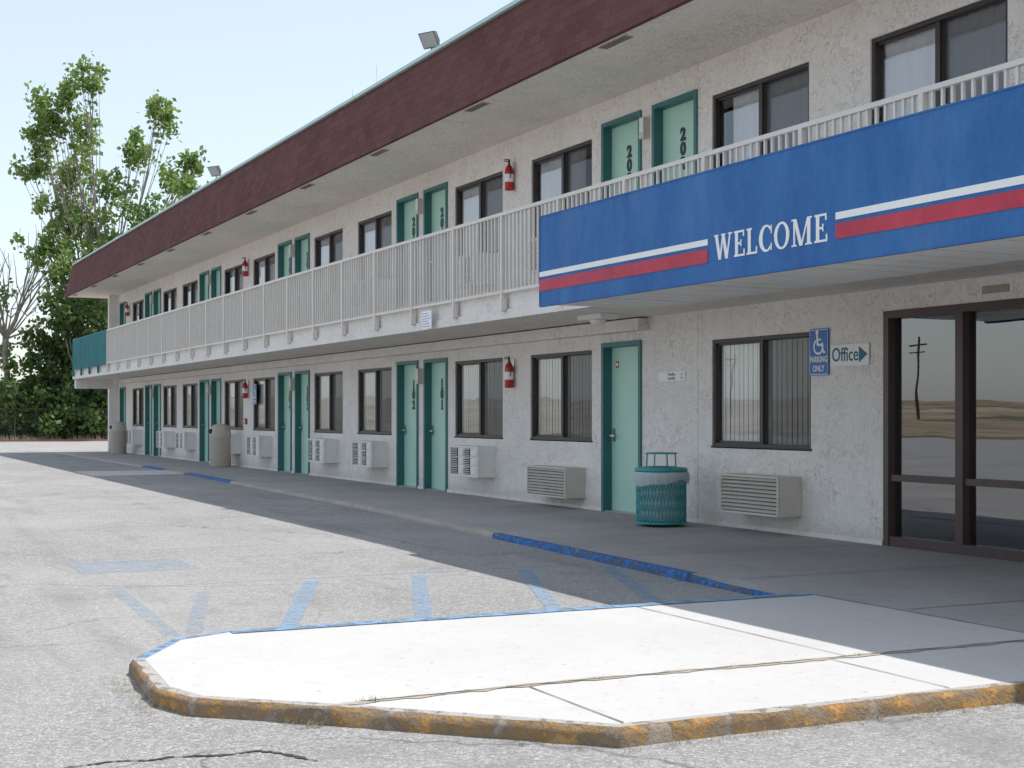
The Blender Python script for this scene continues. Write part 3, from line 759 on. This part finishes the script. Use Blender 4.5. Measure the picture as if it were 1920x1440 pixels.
def parking_sign(loc, label):
    o = plate('parking_sign', loc, .30, .46, 'handiblue', label)
    b = B(); symbol(b, .15, .32, .25, -.0095)
    for za, zb in ((.008, .014), (.446, .452)): b.box(.012, .288, -.0092, -.0085, za, zb)
    for xa, xb in ((.008, .0118), (.2882, .292)): b.box(xa, xb, -.0092, -.0085, .0142, .4458)
    b.done('wheelchair_symbol', ['white'], o)
    text('lettering', 'PARKING', .082, 'white', o, (.15, -.0105, .155), .0022, .82)
    text('lettering', 'ONLY', .082, 'white', o, (.15, -.0105, .065), .0022, .82)
parking_sign((-11.60, -.012, 1.60), 'blue accessible parking only sign with wheelchair symbol')
parking_sign((-32.0, -.002, 1.45), 'small blue accessible parking sign beside a window')
o = plate('office_sign', (-11.27, -.01, 1.68), .57, .21, 'signwhite', 'white office sign with blue arrow on stucco wall')
text('lettering', 'Office', .185, 'officeblue', o, (.222, -.0095, .105), .0018, .88)
b = B(); b.poly_xz([(.428, .028), (.428, .182), (.55, .105)], -.0105, -.0082); b.done('arrow', ['officeblue'], o)
o = plate('vending_sign', (-14.47, -.002, 1.60), .58, .11, 'signwhite', 'small white vending and laundry direction sign')
text('lettering', 'Vending', .05, 'officeblue', o, (.29, -.0095, .08), 0, 1); text('lettering', 'Laundry', .05, 'officeblue', o, (.29, -.0095, .035), 0, 1)
for zz in (.025, .065):
    b = B(); b.poly_xz([(.5, zz), (.5, zz + .025), (.53, zz + .0125)], -.0105, -.0082); b.done('arrow', ['officeblue'], o)
o = plate('notice_sign', (-17.95, -1.585, 2.36), .34, .24, 'signwhite', 'small white notice hung below the balcony railing')
b = B()
for q in range(6): b.box(.03, .31 - .04 * (q % 3), -.0095, -.0085, .03 + q * .034, .038 + q * .034)
b.done('lettering', ['handiblue'], o)

SX0, SX1 = -12.16, -2.5; SY = 6.16 + W
sg = empty('welcome_sign', (0, 0, 0), 'long blue welcome canopy sign with red and white stripes', 'sign')
b = B(); b.box(SX0, SX1, SY, SY + .06, 2.24, 3.08); b.done('board', ['signblue'], sg)
b = B(); b.box(SX0, SX0 + .05, SY + .0601, -1.60, 2.262, 3.08); b.done('end_panel', ['panelwhite'], sg)
b = B(); b.box(SX0 - .006, SX1, SY - .006, SY + .07, 3.0801, 3.092); b.box(SX0 - .006, SX1, SY - .006, SY + .03, 2.232, 2.2399); b.box(SX0 - .008, SX0 - .0005, SY - .006, SY + .03, 2.24, 3.08); b.done('edge_trim', ['signblue'], sg)
b = B(); x = SX0 + .06
b.box(SX0 + .055, SX1, SY + .065, -1.601, 2.285, 2.30, 1)
while x < SX1 - .3:
    b.box(x, x + .272, SY + .07, -1.60, 2.252 + random.uniform(-.003, .003), 2.28); x += .30
b.done('underside_panel', ['panelwhite', 'wood'], sg)
b = B(); b.box(SX0 + .055, SX1, SY + .0605, -1.60, 3.02, 3.07); b.done('top_panel', ['slab'], sg)
xe = -7.755
b = B(); b.box(SX0 + .0, -9.30, SY - .006, SY - .001, 2.515, 2.562); b.box(xe, SX1, SY - .006, SY - .001, 2.522, 2.57); b.done('white_stripe', ['signwhite'], sg)
b = B(); b.box(SX0 + .0, -9.30, SY - .006, SY - .001, 2.38, 2.487); b.box(xe, SX1, SY - .006, SY - .001, 2.392, 2.495); b.done('red_stripe', ['signred'], sg)
GL = {}
R = lambda x0, z0, x1, z1: [(x0, z0), (x1, z0), (x1, z1), (x0, z1)]
S = lambda x0, z0, x1, z1, w: [(x0-w/2, z0), (x0+w/2, z0), (x1+w/2, z1), (x1-w/2, z1)]
def ring(cx, cz, rx, rz, ix, iz, a0, a1, n=26, icx=0):
    res = []
    for i in range(n):
        q = [math.radians(a0 + (a1-a0)*k_/n) for k_ in (i, i+1)]
        res.append([(cx+rx*math.cos(q[0]), cz+rz*math.sin(q[0])), (cx+rx*math.cos(q[1]), cz+rz*math.sin(q[1])), (cx+icx+ix*math.cos(q[1]), cz+iz*math.sin(q[1])), (cx+icx+ix*math.cos(q[0]), cz+iz*math.sin(q[0]))])
    return res
GL['W'] = (1.16, [S(.13, 1, .37, 0, .17), S(.38, 0, .58, 1, .09), S(.58, 1, .81, 0, .17), S(.82, 0, 1.03, 1, .09), R(0, .94, .27, 1), R(.46, .94, .72, 1), R(.91, .94, 1.16, 1)])
GL['E'] = (.66, [R(.07, 0, .24, 1), R(0, .92, .62, 1), R(0, 0, .66, .08), R(.22, .46, .46, .54), R(.55, .76, .62, .93), R(.59, .07, .66, .26), R(.40, .38, .46, .64)])
GL['L'] = (.62, [R(.07, 0, .24, 1), R(0, .93, .31, 1), R(0, 0, .62, .08), R(.55, .07, .62, .27)])
GL['C'] = (.76, ring(.42, .5, .42, .51, .255, .43, 42, 318, 26, .03) + [R(.69, .66, .74, .98), R(.69, .03, .74, .30)])
GL['O'] = (.86, ring(.43, .5, .43, .51, .26, .43, 0, 360, 32))
GL['M'] = (1.14, [R(.11, 0, .19, 1), S(.18, 1, .53, 0, .17), S(.54, 0, .90, 1, .08), R(.86, 0, 1.03, 1), R(0, .94, .24, 1), R(0, 0, .28, .06), R(.76, 0, 1.12, .06), R(.88, .94, 1.12, 1)])
b = B(); total = sum(GL[c][0] for c in 'WELCOME') + .13 * 6; sxx = 1.365 / total; x = -9.21; hgt = .192; ii = 0
for ch in 'WELCOME':
    wd, polys = GL[ch]
    for pg in polys:
        ii += 1
        b.poly_xz([(x + px * sxx, 2.388 + pz * hgt) for px, pz in pg], SY - .005 - .00015 * (ii % 9), SY - .001)
    x += (wd + .13) * sxx
b.done('lettering', ['signwhite'], sg)

def flood(loc, rot):
    o = empty('floodlight', loc, 'grey floodlight on a bracket above the roof edge', 'floodlight', 'floodlights on the roof edge'); o.rotation_euler = (0, 0, rot)
    b = B(); b.cyl((0, 0, -.2), (0, 0, .12), .014, n=10); b.box(-.08, .08, -.015, .015, .1, .115); b.done('bracket', ['fencegrey'], o)
    b = B(); c, s = math.cos(math.radians(35)), math.sin(math.radians(35))
    def rt(x, y, z): return (x, -.03 + y * c - z * s, .22 + y * s + z * c)
    vs = [rt(*q) for q in [(-.14,-.05,-.12),(.14,-.05,-.12),(.14,-.05,.12),(-.14,-.05,.12),(-.09,.08,-.07),(.09,.08,-.07),(.09,.08,.07),(-.09,.08,.07)]]
    b.add(vs, [(4,5,6,7),(0,4,7,3),(1,2,6,5),(0,1,5,4),(3,7,6,2)]); b.done('housing', ['concrete_dark'], o)
    b = B(); b.add([rt(*q) for q in [(-.13,-.052,-.11),(.13,-.052,-.11),(.13,-.052,.11),(-.13,-.052,.11)]], [(0,1,2,3)]); b.done('lens', ['lens'], o); return o
f0 = flood((-18.9, -1.05, 6.33), .5); f1_ = copy_tree(f0, (-31.2, -1.05, 6.35))
for x, z in ((-23.6, 6.85), (-22.4, 7.0)):
    b = B(); b.cyl((0, 0, 0), (.05, 0, z - 6.2), .003, n=6); b.cyl((0, 0, .3), (-.08, .05, z - 6.25), .002, n=5); b.cyl((0, 0, 0), (0, 0, .05), .04, n=8)
    thing(b.done('antenna', ['metal'], None, (x, -.6, 6.19)), 'thin metal antenna standing on the roof', 'antenna', 'antennas on the roof')

# ------------------------------------------------------------------ bins
tr = empty('trash_can', (-13.42, -.62, 0), 'teal wire mesh trash can with white bag and raised lid', 'trash can')
b = B(); R0 = .27
b.lathe([(R0, .03), (R0, .05), (R0 + .012, .05), (R0 + .012, .03), (R0, .03)], n=32); b.lathe([(0, .04), (R0, .04)], n=32)
for z in (.2, .36): b.lathe([(R0 + .005, z), (R0 + .005, z + .008)], n=32)
for sgn in (1, -1):
    for i in range(44):
        a = 2 * math.pi * i / 44; pr = None
        for q in range(7):
            aa = a + sgn * .36 * q / 6; c_ = (math.cos(aa) * R0, math.sin(aa) * R0, .04 + .56 * q / 6)
            if pr: b.cyl(pr, c_, .0055, n=4, cap=False)
            pr = c_
b.done('basket', ['trash_teal'], tr)
b = B(); b.lathe([(R0 + .005, .595), (R0 + .018, .60), (R0 + .018, .622), (R0 + .01, .635), (.16, .65), (.13, .645), (.13, .63), (R0, .61)], n=32)
for a in (0.6, 2.2, 3.75, 5.3): b.cyl((math.cos(a)*.175, math.sin(a)*.175, .64), (math.cos(a)*.165, math.sin(a)*.165, .79), .008, n=8)
b.lathe([(0.001, .805), (.06, .805), (.15, .80), (.18, .795), (.18, .785), (.001, .788)], n=28)
b.done('lid', ['trash_teal'], tr)
b = B(); n = 64
for (r, z, am) in ((R0 - .03, .07, 0), (R0 - .02, .3, .008), (R0 - .008, .59, 0), (R0 + .022, .592, .002), (R0 + .030, .555, .006), (R0 + .024, .50, .010), (R0 + .012, .47, .008)):
    for i in range(n):
        a = 2 * math.pi * i / n; rr = r + am * math.sin(i * 1.9) + am * .6 * math.sin(i * .7); low = z in (.50, .47)
        b.v.append((rr * math.cos(a), rr * math.sin(a), z + (.028 * math.sin(a * 2 + 1) + .012 * math.sin(a * 5) if low else 0)))
for kx in range(6):
    for i in range(n):
        j = (i + 1) % n; b.f.append([kx*n+i, kx*n+j, (kx+1)*n+j, (kx+1)*n+i]); b.m.append(0); b.sm.append(True)
b.done('liner', ['bag'], tr)
def tanbin(loc):
    o = empty('litter_bin', loc, 'tan aggregate litter bin with domed top beside the wall', 'litter bin', 'tan litter bins on the walkway')
    b = B(); b.lathe([(0, 0), (.23, 0), (.245, .02), (.24, .68), (.255, .70), (.255, .74), (.22, .745)], n=24); b.done('body', ['tanstone'], o)
    b = B(); b.lathe([(.245, .741), (.245, .8), (.225, .9), (.17, .97), (.08, 1.0), (.001, 1.01)], n=24); b.done('dome', ['tanstone'], o)
    b = B(); b.box(-.09, .09, -.252, -.2, .78, .88); b.done('flap', ['dark'], o); return o
t0_ = tanbin((-33.2, -.45, 0)); copy_tree(t0_, (-45.6, -.5, 0))

# ------------------------------------------------------------------ vegetation
RV = Vector((.4344, .9007, 0)); FV = Vector((-.9007, .4344, 0))
def tube(b, pts, rs, n=7):
    for (p, q, r, s) in zip(pts, pts[1:], rs, rs[1:]): b.cyl(p, q, r, s, n=n, cap=False)
def limb(b, a, c, r0, r1, seed, bow=.5, n=6):
    rnd = random.Random(seed); pts = []; rs = []
    for i in range(n + 1):
        f = i / n; p = Vector(a).lerp(Vector(c), f); p.z += bow * math.sin(f * math.pi) * -.5
        p += Vector((rnd.uniform(-.1, .1), rnd.uniform(-.1, .1), 0)) * (1 if 0 < i < n else 0); pts.append(p); rs.append(r0 + (r1 - r0) * f)
    tube(b, pts, rs); return pts
def leaves(b, c, rad, n, size, rnd):
    v = b.v; f = b.f; mm = b.m; sm = b.sm; g = rnd.gauss
    for _ in range(n):
        p = Vector((c[0] + g(0, .5) * rad[0], c[1] + g(0, .5) * rad[1], c[2] + g(0, .5) * rad[2]))
        a = Vector((g(0, 1), g(0, 1), g(0, .8))).normalized(); u = a.orthogonal().normalized(); w = a.cross(u)
        th = rnd.uniform(0, 6.28); u2 = u * math.cos(th) + w * math.sin(th); w2 = a.cross(u2); s = size * rnd.uniform(.6, 1.35)
        o = len(v); v += [tuple(p - u2 * s), tuple(p - w2 * s * .62), tuple(p + u2 * s), tuple(p + w2 * s * .62)]
        f.append([o, o+1, o+2, o+3]); mm.append(0); sm.append(False)
def tree(name, label, base, lobes, trunk_h, r, leafm, size, seed, dens=1.0, bare=0, cat='tree', group=None, spread=.44, lr=.3):
    rnd = random.Random(seed); o = empty(name, base, label, cat, group)
    tb = B(); cb = B(); top = Vector((0, 0, trunk_h)); limb(tb, (0, 0, -.1), top, r, r * .75, seed, 0)
    for i, (lx, lz, rx, rz) in enumerate(lobes):
        c = RV * lx + Vector((0, 0, lz)) + FV * rnd.uniform(-1.8, 1.8)
        start = Vector((0, 0, trunk_h * rnd.uniform(.6, 1.0)))
        pts = limb(tb, start, c + Vector((0, 0, rz * .5)), r * lr, .02, seed + i, .8, 8)
        k = max(3, int(rx * rx * rz * 3.6 * dens) + int(9 * min(1, dens)))
        for q in range(k):
            d = Vector((rnd.gauss(0, spread), rnd.gauss(0, spread), rnd.gauss(0, spread)))
            cc = c + RV * d.x * rx + FV * d.y * rx + Vector((0, 0, d.z * rz))
            rr = rnd.uniform(.2, .58)
            if q % 2 == 0:
                s0 = pts[rnd.randint(3, 7)]; limb(tb, s0, cc, .028, .008, seed + i * 7 + q, .3, 3)
            leaves(cb, cc, (rr, rr, rr * 1.2), int(62 * rr / .5), size, rnd)
        if lr < .25:
            for q in range(3, 8):
                if rnd.random() < .45: leaves(cb, pts[q] + Vector((rnd.uniform(-.3, .3), rnd.uniform(-.3, .3), 0)), (.4, .4, .5), 26, size, rnd)
    for q in range(bare):
        e = RV * rnd.uniform(-2.5, 2.5) + FV * rnd.uniform(-2, 2) + Vector((0, 0, trunk_h + rnd.uniform(1.5, 6)))
        pts = limb(tb, top, e, r * .3, .012, seed * 3 + q, .4, 6)
        for z in range(4): limb(tb, pts[rnd.randint(2, 5)], e + Vector((rnd.uniform(-1, 1), rnd.uniform(-1, 1), rnd.uniform(-.8, .9))), .03, .008, q * 9 + z, .1, 3)
    tb.done('trunk', ['bark'], o); cb.done('crown', [leafm], o); return o
def at(t, u):
    D = t * (.9007 * u + .4344) / (.9007 - .4344 * u); return (-t, W + D, -.08)
lob = [(-1.6, 17.0, .9, 1.3), (-.2, 17.4, .6, 1.3), (-2.6, 16.0, 1.0, 1.1), (-3.3, 14.9, .8, .8), (-3.5, 13.4, .6, .6), (2.8, 16.6, .7, 1.0), (1.2, 14.9, .9, 1.3), (-1.1, 15.0, 1.1, 1.2), (-2.2, 13.4, 1.2, 1.1),
       (3.3, 13.2, .8, .8), (4.3, 12.4, .8, .45), (-.2, 12.8, 1.3, 1.1), (2.3, 11.2, 1.0, .8), (4.2, 14.0, .5, .5), (-2.4, 11.4, 1.3, 1.1), (-.6, 10.7, 1.3, 1.0), (-2.2, 9.5, 1.4, 1.1), (.4, 8.9, 1.3, 1.1), (2.6, 9.2, .9, .7),
       (-1.9, 8.0, 1.3, 1.0), (-.9, 7.3, 1.4, 1.1), (.9, 7.0, 1.4, 1.1), (2.3, 7.2, 1.0, .8), (3.4, 10.4, .6, .45)]
tree('cottonwood_tree', 'tall leafy cottonwood tree behind the end of the motel', at(73, -.284), lob, 5.5, .32, 'leaf', .14, 3, .95, 3, 'tree', None, .46, .2)
tree('cottonwood_tree', 'thin half-bare tree with pale twigs beside the fence', at(74, -.352), [(-.3, 7.0, .6, .6), (.6, 5.2, .8, .6), (-.5, 4.2, 1.0, .8)], 5.0, .18, 'leafpale', .12, 11, .5, 16)
tree('cottonwood_tree', 'dark green tree with a dense low crown by the fence', at(72.5, -.300), [(-.2, 5.6, 1.4, 1.1), (1.4, 5.0, 1.4, 1.1), (-1.4, 4.6, 1.2, .9), (.3, 3.7, 1.8, 1.1), (2.6, 3.8, 1.5, 1.1), (-1.7, 3.2, 1.4, 1.0)], 2.2, .25, 'leafdark', .15, 21, 1.4)
sh = [(73.0, -.355, 1.15), (72.6, -.338, 1.0), (73.4, -.322, 1.2), (72.6, -.305, 1.1), (73.5, -.292, 1.3), (72.8, -.280, 1.25), (73.6, -.27, 1.4)]
for i, (t, u, s) in enumerate(sh):
    tree('shrub', 'dense green shrub growing along the chain-link fence', at(t, u), [(0, 1.3*s, 1.3*s, .9*s), (-.9, .8*s, 1.2*s, .7*s), (1.0, .9*s, 1.2*s, .7*s), (.1, 2.1*s, .9*s, .8*s)], .5, .07, 'leafdark', .14, 40 + i, 1.7, 0, 'shrub', 'shrubs along the fence', .5)
rnd = random.Random(5); cb = B()
for i in range(130):
    t = 95 + rnd.uniform(0, 12); u = rnd.uniform(-.40, -.25); x, y, z = at(t, u)
    leaves(cb, (x, y, rnd.uniform(.2, 3.0)), (1.6, 1.6, 1.0), 60, .24, rnd)
thing(cb.done('distant_trees', ['leafdark']), 'distant dark green tree belt beyond the fence', 'trees', None, 'stuff')
fe = empty('chain_link_fence', (-71, 10, -.05), 'grey chain-link fence at the end of the lot', 'fence')
b = B(); b.cyl((0, -35, 1.55), (0, 14, 1.55), .018, n=8); b.done('top_rail', ['fencegrey'], fe)
b = B(); b.add([(0, -35, .02), (0, 14, .02), (0, 14, 1.54), (0, -35, 1.54)], [(0, 1, 2, 3)]); b.done('fabric', ['chain'], fe)
pm = None
for q in range(17):
    y = -35 + q * 3.05
    if pm is None: po = B().cyl((0, 0, -.1), (0, 0, 1.6), .028, n=8).done('post', ['fencegrey'], fe, (.05, y, 0)); pm = po.data
    else: link('post', pm, fe, (.05, y, 0))
def pole(loc):
    o = empty('utility_pole', loc, 'wooden utility pole with crossarm across the road', 'utility pole', 'utility poles across the road')
    b = B(); b.cyl((0, 0, 0), (0, 0, 9), .15, .1, n=10); b.done('post', ['wood'], o)
    b = B(); b.box(-1.2, 1.2, -.06, .06, 8.2, 8.35); b.box(-1, 1, .061, .15, 7.5, 7.62); b.done('crossarm', ['wood'], o); return o
p0 = pole((-112, -90, -.1)); copy_tree(p0, (-84, -88, -.1)); copy_tree(p0, (-150, -94, -.1)); copy_tree(p0, (-60, -86, -.1)); copy_tree(p0, (-98, -120, 1.5))

rnd = random.Random(9)
def tufts(places, mat, label, name):
    b = B()
    for (t, D, r, n, h, z) in places:
        x0, y0 = P(t, D)
        for _ in range(n):
            a = rnd.uniform(0, 6.28); rr = r * math.sqrt(rnd.random()); x = x0 + rr * math.cos(a); y = y0 + rr * math.sin(a); hh = h * rnd.uniform(.4, 1.1)
            dx, dy = rnd.uniform(-1, 1) * hh * 1.2, rnd.uniform(-1, 1) * hh * 1.2; w = rnd.uniform(.001, .0022)
            b.add([(x - w, y, z), (x + w, y, z), (x + dx * .5 + w, y + dy * .5, z + hh * .7), (x + dx * .5 - w, y + dy * .5, z + hh * .7), (x + dx, y + dy, z + hh)], [(0, 1, 2, 3), (3, 2, 4)])
    thing(b.done(name, [mat]), label, 'grass', None, 'stuff')
pl = []
for i in range(16): pl.append((7.15 - i * .06 + rnd.uniform(-.05, .05), 1.29 + rnd.uniform(-.04, .02), .05, 24, .02, -.072))
for i in range(4): pl.append((5.70 + rnd.uniform(-.06, .06), 1.80 + rnd.uniform(-.05, .05), .04, 24, .03, -.072))
for i in range(40):
    D = 2.8 + i * .08; pl.append((4.75 + rnd.uniform(-.03, .02), D + rnd.uniform(-.04, .04), .04, rnd.randint(2, 16), .018, -.072))
for i in range(16): pl.append((5.74 + rnd.uniform(-.01, .01), 2.05 + rnd.random() ** 1.6 * 3.2, .02, 6, .012, .004))
tufts(pl, 'straw', 'dry straw-coloured weeds along kerb and joint', 'dry_grass')
tufts([(5.72, 2.1, .05, 26, .03, .004), (5.0, 2.45, .02, 10, .03, -.072)], 'weed', 'small green weeds in the concrete joint', 'weeds')
b = B()
for _ in range(5000):
    x = -70.3 - rnd.random() * 2.5; y = rnd.uniform(-22, 18); hh = rnd.uniform(.1, .35)
    b.add([(x, y - .02, -.08), (x, y + .02, -.08), (x + rnd.uniform(-.1, .1), y + rnd.uniform(-.1, .1), hh)], [(0, 1, 2)])
thing(b.done('dry_grass', ['straw']), 'dry tan grass strip below the fence', 'grass', None, 'stuff')

# ------------------------------------------------------------------ light, world, camera
EL = math.radians(66.7)
w = bpy.data.worlds.new('World'); scene.world = w; w.use_nodes = True; nt = w.node_tree
bg = nt.nodes['Background']; sky = nt.nodes.new('ShaderNodeTexSky'); sky.sky_type = 'NISHITA'; sky.sun_disc = False
sky.sun_elevation = EL; sky.sun_rotation = 0.0; sky.altitude = 300; sky.air_density = 1.0; sky.dust_density = 1.6; sky.ozone_density = 1.0
tint = mixcol(nt, 1.0, sky.outputs[0], (1.7, 1.6, 1.5), 'MULTIPLY')  # gain on the sky colour, added for a brighter sky and stronger fill
sky_lift = mixcol(nt, .48, tint, (5.9, 6.5, 7.0))          # flat pale colour mixed in to brighten the sky and its fill light
L(nt, sky_lift, bg.inputs[0]); bg.inputs[1].default_value = .15
sl = bpy.data.lights.new('sun', 'SUN'); sl.energy = 4.6; sl.angle = math.radians(.5); sl.color = (1, .975, .94)
so = bpy.data.objects.new('sun', sl); COL.objects.link(so)
so.rotation_euler = Vector((0, math.cos(EL), math.sin(EL))).to_track_quat('Z', 'Y').to_euler()
cd = bpy.data.cameras.new('camera'); co = bpy.data.objects.new('camera', cd); COL.objects.link(co)
co.location = (0, W, 1.21); co.rotation_euler = (math.radians(90), 0, math.radians(64.25))
cd.sensor_width = 36; cd.lens = 50.53; cd.shift_y = .0302; cd.clip_start = .05; cd.clip_end = 6000
scene.camera = co
scene.view_settings.view_transform = 'Standard'; scene.view_settings.look = 'None'; scene.view_settings.exposure = 0
